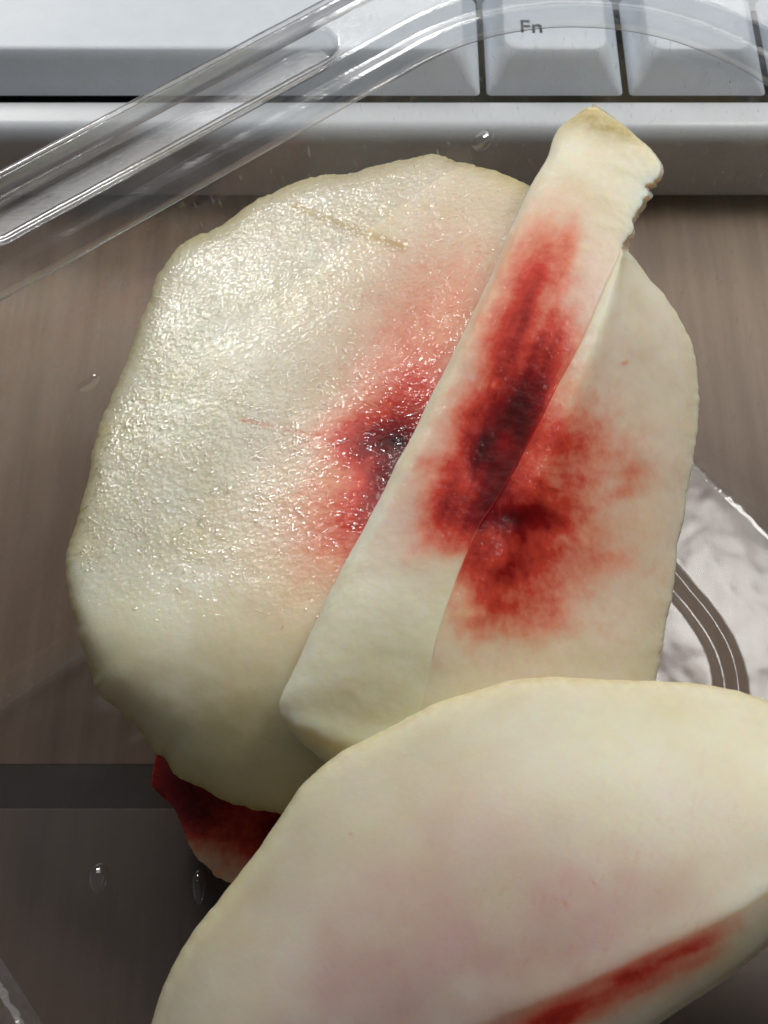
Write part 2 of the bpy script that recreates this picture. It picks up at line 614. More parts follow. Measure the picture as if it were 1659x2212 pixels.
# rim: a thickened profile swept round, with a long raised pill pressed into each side
mid = [(-0.0004, ZR)]
mid += [(-0.0001, ZR + 0.0008), (0.0004, ZR + 0.0016), (0.0011, ZR + 0.0020), (0.0017, ZR + 0.0019), (0.0022, ZR + 0.0023), (0.0026, ZR + 0.0031), (0.0031, ZR + 0.0034)]
mid += [(o, ZR + 0.0034) for o in np.linspace(0.0036, 0.0086, 26)]
mid += [(0.0090, ZR + 0.0037), (0.0094, ZR + 0.0042), (0.0099, ZR + 0.0044), (0.0104, ZR + 0.0041), (0.0107, ZR + 0.0034), (0.0108, ZR + 0.0022), (0.0109, ZR + 0.0006)]
mid = np.array(mid)
tg = np.gradient(mid, axis=0)
tg /= np.linalg.norm(tg, axis=1, keepdims=True)
nn = np.c_[-tg[:, 1], tg[:, 0]]
TH = 0.00028
loop = np.vstack([mid + nn * TH, (mid - nn * TH)[::-1]])
V = []
for o, z in loop:
    p, n, s, sid = path(o, 40, 160)
    zz = np.full(len(p), z)
    on = s >= 0
    # pill: from 17 to 63 mm along the side
    a, b, oc, hw = 0.0100, 0.0500, 0.0061, 0.0021
    # distances measured from whichever end, on the left side (id 3) the path runs towards the far corner
    ss = np.where(sid == 3, SIDE - s, s)
    du = np.maximum(np.maximum(a - ss, ss - b), 0)
    d = np.sqrt(du ** 2 + (o - oc) ** 2) - hw
    pill = 0.0019 * (1 - smoothstep(-0.0003, 0.0005, d)) * on
    zz = zz - pill
    wob = 0.00006 * n2(p[:, 0] * 300, p[:, 1] * 300, 5)
    V.append(np.c_[p, zz + wob])
V = np.array(V)
me = mesh_np("rim", V.reshape(-1, 3), grid_faces(V.shape[0], V.shape[1], wrap0=True, wrap1=True), recalc=True)
link("rim", me, RIM, tub)

# base: pressed sheet with a sunken border channel and a curved rib near each corner
N = 240
half = SIDE / 2 + RI - 0.0185
u = np.linspace(-1, 1, N)
U, W = np.meshgrid(u, u, indexing='ij')
# square to rounded square: clamp into the rounded corner by shrinking radially
ce = np.mean(centres, axis=0)
A1 = -E1; A2 = -E2                          # axes towards the far corner
rc = RI - 0.0185
X = U * half; Y = W * half
core = half - rc
def sdf(X, Y, hw, r):
    qx = np.abs(X) - (hw - r); qy = np.abs(Y) - (hw - r)
    return np.hypot(np.maximum(qx, 0), np.maximum(qy, 0)) + np.minimum(np.maximum(qx, qy), 0) - r
qx = np.maximum(np.abs(X) - core, 0); qy = np.maximum(np.abs(Y) - core, 0)
m_ = np.maximum(qx, qy); hy = np.hypot(qx, qy) + 1e-12
sc = np.where(m_ > 0, m_ / hy, 1)
Xc = np.sign(X) * (np.minimum(np.abs(X), core) + qx * sc)
Yc = np.sign(Y) * (np.minimum(np.abs(Y), core) + qy * sc)
d = sdf(Xc, Yc, half, rc)
P = ce + Xc[..., None] * A1 + Yc[..., None] * A2
cv = at(*np.array([(1150, 900), (1380, 1200), (1440, 1275), (1500, 1350), (1538, 1420), (1553, 1500), (1550, 1620), (1500, 1780), (1400, 1900)]).T, 0.0015)[:, :2]
cv = resample(catmull(cv, 120), 90)
dd = np.linalg.norm(P[:, :, None, :] - cv[None, None], axis=-1)
k_ = dd.argmin(-1)
tn = np.gradient(cv, axis=0)[k_]
rel_ = P - cv[k_]
sd = np.sign(tn[..., 0] * rel_[..., 1] - tn[..., 1] * rel_[..., 0]) * dd.min(-1)      # positive on the wall's side
fade = smoothstep(88, 70, k_) * smoothstep(2, 14, k_)
Z = 0.0012 + fade * smoothstep(-0.03, -0.012, -np.abs(sd)) * (0.0010 * smoothstep(0.0008, -0.0008, sd) + 0.0007 * np.exp(-((sd - 0.0022) / 0.0007) ** 2))
Z = Z + 0.00012 * fbm(np.stack([Xc * 220, Yc * 220, 0 * Xc], -1), 3, 9) * smoothstep(0, -0.002, d)
P = ce + Xc[..., None] * A1 + Yc[..., None] * A2
V = np.concatenate([P, Z[..., None]], -1)
link("base", mesh_np("base", V.reshape(-1, 3), grid_faces(N, N)), BASE, tub)


# ------------------------------------------------------------------ peach slices
def seg_dist(x, y, x0, y0, x1, y1):
    dx, dy = x1 - x0, y1 - y0
    t = np.clip(((x - x0) * dx + (y - y0) * dy) / (dx * dx + dy * dy), 0, 1)
    return np.hypot(x - x0 - t * dx, y - y0 - t * dy)


def blob(x, y, cx, cy, rx, ry=None, ang=0.0, k=2.0):
    ry = rx if ry is None else ry
    c, s = math.cos(math.radians(ang)), math.sin(math.radians(ang))
    a = ((x - cx) * c + (y - cy) * s) / rx
    b = (-(x - cx) * s + (y - cy) * c) / ry
    return np.exp(-np.power(a * a + b * b, k / 2))


def fibres(x, y, cx, cy, fa=26, fr=0.010, seed=3):
    """streaks running away from the stone"""
    a = np.arctan2(y - cy, x - cx)
    r = np.hypot(x - cx, y - cy)
    return fbm(np.stack([np.cos(a) * fa * 0.5, np.sin(a) * fa * 0.5, r * fr], -1), 4, seed, 0.6)


def union(*a):
    out = 1.0
    for x in a: out = out * (1 - np.clip(x, 0, 1))
    return 1 - out


def peach(name, label, verts, faces, attrs):
    lo = verts.reshape(-1, 3).min(0); hi = verts.reshape(-1, 3).max(0)
    base = np.array([(lo[0] + hi[0]) / 2, (lo[1] + hi[1]) / 2, lo[2]])
    full = {k: attrs.get(k, np.zeros(verts.reshape(-1, 3).shape[0])) for k in ('red', 'edge', 'wet', 'olive', 'blush')}
    me = mesh_np(name, verts.reshape(-1, 3) - base, faces, attrs=full, recalc=True)
    o = link(name, me, PEACH)
    o.location = base
    return tag(o, label, "peach slice", "peeled peach slices in the tub")


def polar_slice(outline, plane, ctr, n_ang, n_rad, depth, jag=2.2, edge_drop=0.0012, seed=1, shape=None, back_scale=0.35):
    """cut face inside an outline on a tilted plane, its peeled edge rounded over, with a domed body behind it"""
    p0, nv = plane
    zf = lambda x, y: plane_z(x, y, p0, nv)
    ol = catmull(np.vstack([outline, outline[:1]]), 900)[:-1]
    ol = resample(ol, n_ang, closed=True)
    ang = np.linspace(0, 2 * math.pi, n_ang, endpoint=False)
    j = jag * fbm(np.stack([np.cos(ang) * 26, np.sin(ang) * 26, 0 * ang], -1), 4, seed, 0.7)
    dirv = ol - np.array(ctr)
    dirv /= np.linalg.norm(dirv, axis=1, keepdims=True)
    off = dirv * j[:, None] * 2.2
    rr = 1 - (1 - np.linspace(0, 1, n_rad)) ** 1.25
    px = ctr[0] + (ol[:, 0] - ctr[0])[None] * rr[:, None] + off[:, 0][None] * rr[:, None] ** 24
    py = ctr[1] + (ol[:, 1] - ctr[1])[None] * rr[:, None] + off[:, 1][None] * rr[:, None] ** 24
    de = np.hypot(ol[:, 0] - ctr[0], ol[:, 1] - ctr[1])[None] * (1 - rr[:, None])     # distance to the edge, grid units
    z = zf(px, py)
    z = z - edge_drop * np.exp(-de / 14.0)
    if shape is not None:
        z = z + shape(px, py, de)
    V = at(px, py, z)
    # body behind the face
    cen = V[0].mean(0)
    nb = np.array(nv) / np.linalg.norm(nv)
    rings = [V]
    K = 46
    rim = V[-1]
    back = []
    for k in range(1, K + 1):
        t = k / K
        s = 1.0 - (1 - back_scale) * t ** 1.25
        dd = depth * math.sin(t * math.pi / 2)
        if t > 0.985: s = 0.02
        q = cen + (rim - cen) * s - nb * dd
        facet = 0.0007 * fbm(np.stack([np.cos(ang) * 3.5, np.sin(ang) * 3.5, 0 * ang + t * 2], -1), 3, seed + 40) * min(1, t * 4)
        q = q + (rim - cen) / (np.linalg.norm(rim - cen, axis=1, keepdims=True) + 1e-9) * facet[:, None]
        back.append(q)
    V = np.concatenate([V, np.array(back)], 0)
    pxa = np.concatenate([px, np.repeat(px[-1:], K, 0)], 0)
    pya = np.concatenate([py, np.repeat(py[-1:], K, 0)], 0)
    dea = np.concatenate([de, np.full((K, n_ang), -1.0)], 0)
    F = grid_faces(V.shape[0], n_ang, wrap1=True)
    return V, F, pxa, pya, dea


def plane_z(px, py, p0, nv):
    """height of a tilted plane on the sight line of a photo point"""
    px = np.asarray(px, float); py = np.asarray(py, float)
    a = at(px, py, 0.05); b = at(px, py, 0.0)
    nv = np.array(nv); p0 = np.array(p0)
    da = ((a - p0) * nv).sum(-1); db = ((b - p0) * nv).sum(-1)
    t = db / (db - da)
    return 0.05 * t


# --- the big slice with the glistening face
PA = at(600, 1000, 0.0275)
NA = (-0.19, 0.08, 0.97)
outA = [(1145, 402), (1110, 388), (1060, 366), (990, 350), (940, 334), (900, 338), (840, 352), (760, 372), (690, 380), (640, 394), (590, 415), (540, 440),
        (490, 480), (430, 508), (384, 533), (358, 570), (335, 605), (324, 640), (308, 680), (286, 745), (262, 810), (240, 855), (216, 920), (198, 980), (192, 1030),
        (178, 1085), (163, 1135), (146, 1190), (141, 1230), (148, 1280), (163, 1340), (172, 1385), (195, 1450), (215, 1500), (258, 1536), (300, 1575), (335, 1622),
        (360, 1645), (380, 1675), (430, 1700), (480, 1726), (540, 1746), (600, 1756), (660, 1750), (780, 1745), (870, 1690), (885, 1600), (895, 1470), (925, 1350), (970, 1200), (1040, 1050), (1120, 850), (1200, 640), (1190, 460)]


def shapeA(x, y, de):
    s = -0.0012 * blob(x, y, 845, 965, 75, 110, 25)                        # hollow beside the stone
    s = s - 0.00004 * np.exp(-(seg_dist(x, y, 640, 446, 868, 533) / 14) ** 2) * smoothstep(600, 700, x)
    s = s + 0.00010 * fbm(np.stack([x / 90, y / 90, 0 * x], -1), 3, 12)
    s = s * np.minimum(1, 0.2 + de / 30)
    return s - 0.0085 * smoothstep(1250, 1800, y) ** 1.6 - 0.0020 * np.exp(-de / 60) * smoothstep(1300, 1500, y)   # the lower end rolls away


V, F, x, y, de = polar_slice(outA, (PA, NA), (660, 1040), 900, 190, 0.021, seed=2, shape=shapeA)
d2 = seg_dist(x, y, 1000, 640, 760, 1160)
d1 = seg_dist(x, y, 900, 880, 790, 1110)
fb = fibres(x, y, 900, 960, 30)
front = de >= 0
red = union(0.88 * blob(x, y, 850, 958, 52, 36, 20, 1.6), 0.45 * blob(x, y, 805, 955, 80, 60, 10), 0.48 * np.exp(-(d1 / (100 * (1 + 0.08 * fb))) ** 1.5),
            0.33 * np.exp(-(d2 / (215 * (1 + 0.06 * fb))) ** 1.7),
            0.55 * blob(x, y, 838, 1030, 50, 36, -60), 0.22 * blob(x, y, 735, 950, 60, 40, 8),
            (0.26 - 0.14 * smoothstep(540, 600, x)) * np.exp(-(seg_dist(x, y, 512, 905, 700, 945) / 5) ** 2) * smoothstep(505, 530, x), 0.12 * blob(x, y, 870, 700, 130, 110),
            0.2 * np.exp(-(seg_dist(x, y, 740, 950, 880, 975) / 5) ** 2)) * front
red = red * (1 + 0.06 * fb + 0.12 * fbm(np.stack([x / 45, y / 45, 0 * x], -1), 4, 33))
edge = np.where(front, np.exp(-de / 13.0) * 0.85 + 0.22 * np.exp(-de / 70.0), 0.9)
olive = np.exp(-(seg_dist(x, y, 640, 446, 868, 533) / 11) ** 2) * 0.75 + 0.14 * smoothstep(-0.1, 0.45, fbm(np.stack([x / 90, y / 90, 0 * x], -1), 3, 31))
olive = olive + 0.60 * smoothstep(1250, 1700, y)  # amber tone of the shaded lower end, painted into the flesh colour
wet = np.where(front, (smoothstep(1450, 950, y) * 0.85 + 0.12) * (1 - 0.8 * np.clip(red, 0, 1)), 0.2)
VA, XA, YA, DEA = V, x, y, de
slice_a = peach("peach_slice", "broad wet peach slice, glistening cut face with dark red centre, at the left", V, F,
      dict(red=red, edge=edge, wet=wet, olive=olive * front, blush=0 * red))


# beads of juice standing on the wet face
rng = np.random.default_rng(4)
NA_grid = -grid_normals(VA, wrap1=True)
if NA_grid[20, 0, 2] < 0: NA_grid = -NA_grid
cand = rng.integers(3, 186, 60000), rng.integers(0, VA.shape[1], 60000)
wgt = np.hypot(XA[cand] - 660, YA[cand] - 1040)                     # even out the polar grid
cx_, cy_ = XA[cand], YA[cand]
dens = smoothstep(1380, 960, cy_) * (0.22 + 0.70 * smoothstep(980, 500, cx_ + 0.25 * (cy_ - 900))) * smoothstep(-0.25, 0.35, n2(cx_ / 70, cy_ / 70, 44, 3) + 0.15)
dens = dens * (1 - 0.8 * blob(cx_, cy_, 860, 970, 120)) * smoothstep(6, 26, DEA[cand]) * (0.45 + 0.55 * smoothstep(300, 700, cy_))
keep = rng.random(60000) < dens * wgt / 900.0
ci, cj = cand[0][keep][:5200], cand[1][keep][:5200]
bv, bf = [], []
T8 = np.linspace(0, 2 * math.pi, 9, endpoint=False)
for q_, (i_, j_) in enumerate(zip(ci, cj)):
    nrm_ = NA_grid[i_, j_]
    t_ = np.cross((0, 1, 0), nrm_); t_ /= np.linalg.norm(t_)
    b_ = np.cross(nrm_, t_)
    big = smoothstep(620, 1000, YA[i_, j_])
    r_ = rng.uniform(0.00008, 0.00016) * (1 + 1.3 * big * rng.random() ** 1.5)
    el = 1 + 1.6 * rng.random() ** 2
    a_ = math.radians(20) + rng.normal() * 0.9
    h_ = r_ * rng.uniform(0.13, 0.24)
    c_ = VA[i_, j_] + nrm_ * 0.000004 + t_ * rng.normal() * 0.0001 + b_ * rng.normal() * 0.0001
    wob_ = 1 + 0.22 * np.sin(2 * T8 + rng.random() * 6) + 0.16 * np.sin(3 * T8 + rng.random() * 6)
    n0 = len(bv) * 28
    pts = []
    for f_, hh in ((1.0, -0.15), (0.72, 0.48), (0.38, 0.86)):
        u_ = r_ * el * f_ * np.cos(T8) * wob_; v_ = r_ / el ** 0.5 * f_ * np.sin(T8) * wob_
        uu = u_ * math.cos(a_) - v_ * math.sin(a_); vv = u_ * math.sin(a_) + v_ * math.cos(a_)
        pts.append(c_ + uu[:, None] * t_ + vv[:, None] * b_ + nrm_ * (h_ * hh))
    pts.append((c_ + nrm_ * h_)[None])
    bv.append(np.vstack(pts))
    for k in range(2):
        for m_i in range(9):
            m2 = (m_i + 1) % 9
            bf.append((n0 + k * 9 + m_i, n0 + k * 9 + m2, n0 + (k + 1) * 9 + m2, n0 + (k + 1) * 9 + m_i))
    for m_i in range(9):
        bf.append((n0 + 18 + m_i, n0 + 18 + (m_i + 1) % 9, n0 + 27))
me = mesh_np("juice_beads", np.vstack(bv) - np.array(slice_a.location), bf)
jb = link("juice_beads", me, JUICE)
jb.parent = slice_a
jb['kind'] = 'stuff'


# --- lofted wedges
def loft(rows, n_rows, n_cols, jag=0.0, seed=1, post=None):
    c = catmull(np.array(rows, float), n_rows)            # along the slice
    c = catmull(np.swapaxes(c, 0, 1), n_cols)             # across it
    c = np.swapaxes(c, 0, 1)
    px, py, z = c[..., 0], c[..., 1], c[..., 2]
    if post is not None:
        px, py, z = post(px, py, z)
    return px, py, z


def close_loft(V):
    """grid (rows, closed columns) -> faces incl. end caps"""
    r, c = V.shape[:2]
    F = grid_faces(r, c, wrap1=True)
    return F


def zA(x, y):
    return float(plane_z(x, y, PA, NA))


# rows: L (near edge of stone strip), R (far edge of strip), O (outer edge), lift of L over the big slice, drop from R to O (mm), step at R
rowsB = [
    ((1262, 232), (1290, 232), (1296, 236), 9.0, 1.0, 0.1, 0),
    ((1205, 282), (1370, 292), (1378, 298), 9.3, 1.6, 0.1, 0),
    ((1180, 345), (1424, 358), (1432, 366), 9.3, 2.5, 0.1, 0),
    ((1146, 402), (1392, 424), (1400, 432), 9.0, 4.0, 0.1, 0),
    ((1105, 490), (1350, 528), (1362, 540), 8.6, 6.0, 0.2, 0),
    ((1058, 600), (1302, 640), (1446, 652), 8.2, 9.0, 0.35, 0),
    ((1010, 702), (1258, 742), (1492, 742), 7.8, 11.0, 0.35, .1),
    ((957, 805), (1210, 832), (1510, 850), 7.2, 12.0, 0.3, .3),
    ((905, 908), (1160, 935), (1502, 960), 6.6, 12.0, 0.2, .45),
    ((852, 1012), (1100, 1050), (1482, 1080), 6.0, 12.0, 0.15, .45),
    ((796, 1120), (1032, 1160), (1464, 1200), 5.3, 11.5, 0.15, .3),
    ((737, 1230), (985, 1270), (1449, 1300), 4.6, 11.0, 0.15, .1),
    ((682, 1340), (950, 1380), (1432, 1390), 3.9, 10.5, 0.1, 0),
    ((632, 1450), (930, 1475), (1417, 1465), 2.8, 10.0, 0.1, 0),
    ((604, 1525), (900, 1570), (1402, 1560), 1.5, 9.0, 0.0, 0),
    ((634, 1586), (860, 1650), (1350, 1660), 0.0, 8.0, 0.0, 0),
    ((740, 1680), (850, 1730), (1250, 1740), -5.0, 6.0, 0.0, 0),
]
rows = []
for L, R, O, lift, drop, step, hol in rowsB:
    L = np.array(L, float); R = np.array(R, float); O = np.array(O, float)
    zl = zA(*L) * 1000 + lift
    zr = zl + 0.6
    zo = zr - drop
    w = (R - L)
    lean = np.array([0.34, 0.94])
    cols_ = []
    wl = min(1.0, np.linalg.norm(w) / 200)
    cols_.append((L[0] + 150 * wl, L[1] + 60 * wl, zl - 12))
    cols_.append((L[0] + 60 * wl, L[1] + 24 * wl, zl - 9))
    cols_.append((L[0] + 14 * wl, L[1] + 5 * wl, zl - 3.5))
    cols_.append((L[0], L[1], zl - 1.9))
    p = L + w * 0.05; cols_.append((p[0], p[1], zl - 0.75))
    p = L + w * 0.14; cols_.append((p[0], p[1], zl - 0.05))
    for f in (0.28, 0.5, 0.74):
        p = L + w * f; cols_.append((p[0], p[1], zl + 0.6 * f + 0.45 * math.sin(f * math.pi) - hol * math.sin(f * math.pi)))
    p = L + w * 0.95; cols_.append((p[0], p[1], zr + 0.05))
    cols_.append((R[0], R[1], zr - step * 0.45))
    q = O - R
    fmin = 0.15
    step *= 0.55
    p = R + q * fmin; cols_.append((p[0], p[1], zr - step - drop * 0.02))
    for f in (0.3, 0.55, 0.8):
        p = R + q * f; cols_.append((p[0], p[1], zr - step - (drop - step) * (0.10 * f + 0.90 * f ** 1.5)))
    p = R + q * 0.95; cols_.append((p[0], p[1], zo + 0.6))
    cols_.append((O[0], O[1], zo - 0.9))
    wl2 = min(1.0, np.linalg.norm(q) / 300 + 0.12)
    cols_.append((O[0] - 20 * wl2, O[1] - 4, zo - 4))
    cols_.append((O[0] - 120 * wl2, O[1] - 14, zo - 11))
    rows.append(cols_)
rows = np.array(rows)


def fix_caps(V):
    """pull the end rows to a point so that the body closes"""
    for side in (0, -1):
        c = V[side].mean(0)
        step = 1 if side == 0 else -1
        for k in range(1, 1):
            pass
        cap = c + (V[side] - c) * 0.02
        V = np.concatenate([cap[None], V], 0) if side == 0 else np.concatenate([V, cap[None]], 0)
    return V


NR, NC = 460, 330
px, py, z = loft(rows, NR, NC)
z = z / 1000.0
colf = np.linspace(0, 1, NC)[None] * np.ones((NR, 1))
rowf = np.linspace(0, 1, NR)[:, None] * np.ones((1, NC))
# torn flesh on the short side below the tip
tear = smoothstep(0.14, 0.17, rowf) * smoothstep(0.27, 0.24, rowf) * smoothstep(0.44, 0.60, colf)
tj = n2(rowf * 95, 0 * rowf, 7, 4) + 0.5 * n2(rowf * 40, 0 * rowf + 3, 8, 2)
px = px + tear * tj * 17
py = py + tear * n2(rowf * 70, colf * 4, 9, 3) * 7
outer = smoothstep(0.80, 0.88, colf)
px = px + outer * 4.0 * n2(rowf * 70, 0 * rowf, 11, 4)
V = at(px, py, z)
nrmV = grid_normals(V)
rel = fbm(V * 260, 3, 21) * 0.00016 + fbm(V * 1500, 2, 22) * 0.00002
pit = union(blob(px, py, 1080, 980, 130, 70, 110), 0.8 * blob(px, py, 1130, 1120, 70, 30, 5))
rel = rel + pit * (0.00014 * fbm(V * 500, 2, 24) - 0.0004)
V = V + nrmV * rel[..., None]
V = fix_caps(V)
pad = lambda a: np.concatenate([a[:1], a, a[-1:]], 0)
px, py, colp, rowp = pad(px), pad(py), pad(colf), pad(rowf)
strip = smoothstep(0.55, 0.53, colp)
fb = fibres(px, py, 1080, 1010, 34, 0.008, 5)
# long streaks along the strip
ca, sa = math.cos(math.radians(-66)), math.sin(math.radians(-66))
along = (px - 1080) * ca + (py - 1000) * sa
across = -(px - 1080) * sa + (py - 1000) * ca
st = fbm(np.stack([along / 150, across / 26, 0 * px], -1), 4, 61, 0.6)
wv = fbm(np.stack([px / 40, py / 40, 0 * px], -1), 4, 63)
wv2 = fbm(np.stack([px / 90, py / 90, 0 * px], -1), 3, 67)
warp = 1 + 0.05 * fb + 0.12 * wv + 0.14 * wv2 + 0.06 * st


def wb(cx, cy, rx, ry, ang, k=2.0, amount=1.0):
    """a stain whose outline is feathered along the fibres"""
    c, s_ = math.cos(math.radians(ang)), math.sin(math.radians(ang))
    a = ((px - cx) * c + (py - cy) * s_) / rx
    b = (-(px - cx) * s_ + (py - cy) * c) / ry
    q = np.sqrt(a * a + b * b) / (1 + (warp - 1) * amount)
    return np.exp(-np.power(q, k))


core = union(0.95 * wb(1085, 968, 200, 92, -66, 2.3), 0.50 * wb(1118, 895, 90, 48, -60), 0.50 * wb(1058, 1060, 90, 55, -80))
midr = union(0.50 * wb(1085, 1000, 250, 135, -66, 2.0))
redS = union(core, midr, 0.46 * wb(1115, 720, 130, 42, -70), 0.42 * wb(1205, 745, 90, 46, -70), 0.40 * wb(1165, 600, 100, 42, -66), 0.24 * wb(1225, 540, 80, 22, -75), 0.26 * wb(1100, 660, 210, 85, -64),
             0.40 * wb(965, 1100, 100, 60, -60), 0.22 * wb(1120, 560, 170, 110, -64, 1.6))
redS = redS * (1 + 0.10 * st) - 0.24 * blob(px, py, 1010, 1050, 30, 50, 20) - 0.16 * blob(px, py, 1095, 955, 24, 30)
low_ = smoothstep(990, 1120, py)
redF = union(core * (0.32 + 0.4 * low_), midr * (0.62 + 0.3 * low_), 0.50 * wb(1112, 1225, 120, 90, -40, 1.8), 0.40 * wb(1160, 1110, 95, 60, 10), 0.45 * wb(1140, 1122, 75, 24, 8), 0.34 * wb(1235, 955, 90, 80, 0), 0.26 * wb(1165, 1325, 80, 50, 20, 1.7), 0.24 * wb(1060, 1320, 75, 75, 0, 1.7),
             0.22 * wb(1375, 1015, 42, 20, -15), 0.24 * wb(1345, 1065, 40, 18, -12), 0.22 * wb(1310, 1210, 60, 30, 10), 0.36 * wb(1170, 1120, 290, 270, 0, 1.4), 0.26 * blob(px, py, 1348, 785, 12, 5, -20), 0.25 * blob(px, py, 1195, 1058, 14, 4, 15))
redF = redF * (1 + 0.09 * wv + 0.06 * fb)
# pale foot of the strip below the hollow
redS = redS * (1 - 0.9 * smoothstep(0, 60, (py - 1180) + 0.12 * (px - 960)))
red = np.clip(np.where(colp < 0.55, redS, 0) * strip + redF * (1 - strip), 0, 1)
red = red * smoothstep(0.14, 0.22, colp) * smoothstep(0.93, 0.85, colp)
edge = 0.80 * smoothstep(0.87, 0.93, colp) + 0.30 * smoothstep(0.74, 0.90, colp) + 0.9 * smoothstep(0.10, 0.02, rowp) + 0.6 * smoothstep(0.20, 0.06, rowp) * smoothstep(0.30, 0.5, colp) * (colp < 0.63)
edge = np.clip(edge, 0, 0.95)
blush = 0.13 * smoothstep(0.54, 0.74, colp) * smoothstep(0.92, 0.75, colp) * smoothstep(0.78, 0.6, rowp) + 0.38 * strip * smoothstep(0.24, 0.17 + 0.12, colp) * smoothstep(0.15, 0.3, rowp) * smoothstep(0.75, 0.6, rowp)
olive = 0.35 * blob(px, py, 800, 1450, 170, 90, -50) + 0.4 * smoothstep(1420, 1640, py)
wet = 0.10 - 0.08 * pad(pit)
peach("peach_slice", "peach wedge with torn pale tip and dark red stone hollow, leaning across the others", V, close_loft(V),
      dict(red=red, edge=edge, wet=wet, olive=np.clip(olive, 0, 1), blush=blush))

# --- the near slice at the lower right
upper = [(250, 2420), (285, 2330), (330, 2210), (366, 2105), (432, 1995), (500, 1915), (560, 1835), (612, 1762), (652, 1700), (690, 1656), (760, 1610), (830, 1577), (900, 1541), (958, 1513),
         (1050, 1492), (1150, 1464), (1300, 1469), (1450, 1476), (1560, 1488), (1659, 1514), (1780, 1570), (1900, 1660)]
nU = len(upper)
ridge = resample([(420, 2520), (700, 2400), (900, 2290), (1080, 2198), (1200, 2152), (1317, 2102), (1445, 2042), (1573, 1981), (1659, 1928), (1800, 1840), (1930, 1740)], nU)
low = resample([(520, 2640), (900, 2500), (1200, 2350), (1420, 2212), (1557, 2122), (1659, 2038), (1800, 1920), (1950, 1780)], nU)
up = resample(catmull(np.array(upper), 300), nU)
rows = []
for i in range(nU):
    f = i / (nU - 1)
    Uu, K, Wl = up[i], ridge[i], low[i]
    zu = 21 + 15.5 * math.sin(min(1, f * 1.45) * math.pi / 2) - 3.0 * max(0, f - 0.7) / 0.3
    zk = 24 + 16.0 * math.sin(min(1, f * 1.25) * math.pi / 2) + 1.0 * f
    zw = zk - 2.6
    c_ = []
    c_.append((Uu[0] + 150, Uu[1] + 130, zu - 13))
    c_.append((Uu[0] + 40, Uu[1] + 40, zu - 6))
    c_.append((Uu[0] + 4, Uu[1] + 4, zu - 1.6))
    c_.append((Uu[0], Uu[1], zu - 0.7))
    q = K - Uu
    c_.append((Uu[0] + q[0] * 0.03, Uu[1] + q[1] * 0.03, zu + 0.25))
    for g_ in (0.12, 0.3, 0.5, 0.7, 0.88):
        c_.append((Uu[0] + q[0] * g_, Uu[1] + q[1] * g_, zu + (zk - zu) * g_ + 1.8 * math.sin(g_ * math.pi)))
    c_.append((K[0] - q[0] * 0.02, K[1] - q[1] * 0.02, zk + 0.1))
    q = Wl - K
    c_.append((K[0] + q[0] * 0.10, K[1] + q[1] * 0.10, zk - 0.25))
    c_.append((K[0] + q[0] * 0.45, K[1] + q[1] * 0.45, zk - 0.9))
    c_.append((K[0] + q[0] * 0.80, K[1] + q[1] * 0.80, zk - 1.8))
    c_.append((K[0] + q[0] * 0.97, K[1] + q[1] * 0.97, zw))
    c_.append((Wl[0], Wl[1], zw - 1.2))
    c_.append((Wl[0] - 30, Wl[1] - 30, zw - 5))
    c_.append((Wl[0] - 130, Wl[1] - 130, zw - 14))
    rows.append(c_)
NR, NC = 420, 330
px, py, z = loft(np.array(rows), NR, NC)
z = z / 1000.0
colf = np.linspace(0, 1, NC)[None] * np.ones((NR, 1))
rowf = np.linspace(0, 1, NR)[:, None] * np.ones((1, NC))
outer = smoothstep(0.30, 0.20, colf) * smoothstep(0.05, 0.12, colf)
jx = n2(rowf * 46, 0 * rowf, 15, 4) * 3.2
px = px + outer * jx; py = py + outer * n2(rowf * 50, 0 * rowf, 16, 4) * 3.2
V = at(px, py, z)
V = V - grid_normals(V) * (fbm(V * 110, 2, 25) * 0.00022)[..., None]
V = fix_caps(V)
px, py, colp, rowp = pad(px), pad(py), pad(colf), pad(rowf)
dl = seg_dist(px, py, 1000, 2270, 1560, 2015)
ddir = ((px - 1000) * 560 + (py - 2270) * -255) / math.hypot(560, 255)
stn = fbm(np.stack([ddir / 110, dl / 22, 0 * px], -1), 4, 71)
dlow = seg_dist(px, py, 960, 2310, 1520, 2060)
red = union(0.42 * np.exp(-(dlow / 56) ** 2), 0.25 * blob(px, py, 1330, 2130, 120, 34, -27), 0.5 * blob(px, py, 1350, 2110, 36, 14, -22), 0.40 * blob(px, py, 1180, 2210, 90, 30, -27), 0.26 * np.exp(-(seg_dist(px, py, 1400, 2085, 1590, 1995) / 26) ** 2))
red = 0.95 * red * (1 + 0.22 * stn) * smoothstep(0.545, 0.62, colp) * smoothstep(0.84, 0.68, colp)
red = np.clip(red, 0, 1)
spk = fbm(np.stack([px / 7 + py / 22, py / 26, 0 * px], -1), 2, 73)
red = union(red, 0.11 * blob(px, py, 1250, 1950, 420, 260, -25) * smoothstep(0.42, 0.72, spk), 0.30 * blob(px, py, 757, 1801, 4), 0.26 * blob(px, py, 1222, 1953, 4, 9, -30), 0.22 * blob(px, py, 1282, 1908, 3, 8, -25))
blush = union(0.88 * blob(px, py, 1160, 2060, 400, 220, -25, 1.7), 0.70 * blob(px, py, 820, 2120, 320, 240, -20, 1.7), 0.30 * blob(px, py, 900, 1800, 240, 140, -30), 0.12 * blob(px, py, 1440, 1950, 120, 100)) * smoothstep(0.20, 0.28, colp)
blush = blush * (0.75 + 0.5 * fbm(np.stack([px / 120, py / 120, 0 * px], -1), 3, 77))
edge = 0.55 * smoothstep(0.26, 0.17, colp) + 0.24 * smoothstep(0.38, 0.23, colp) + 0.25 * smoothstep(0.60, 0.68, colp) * (1 - red)
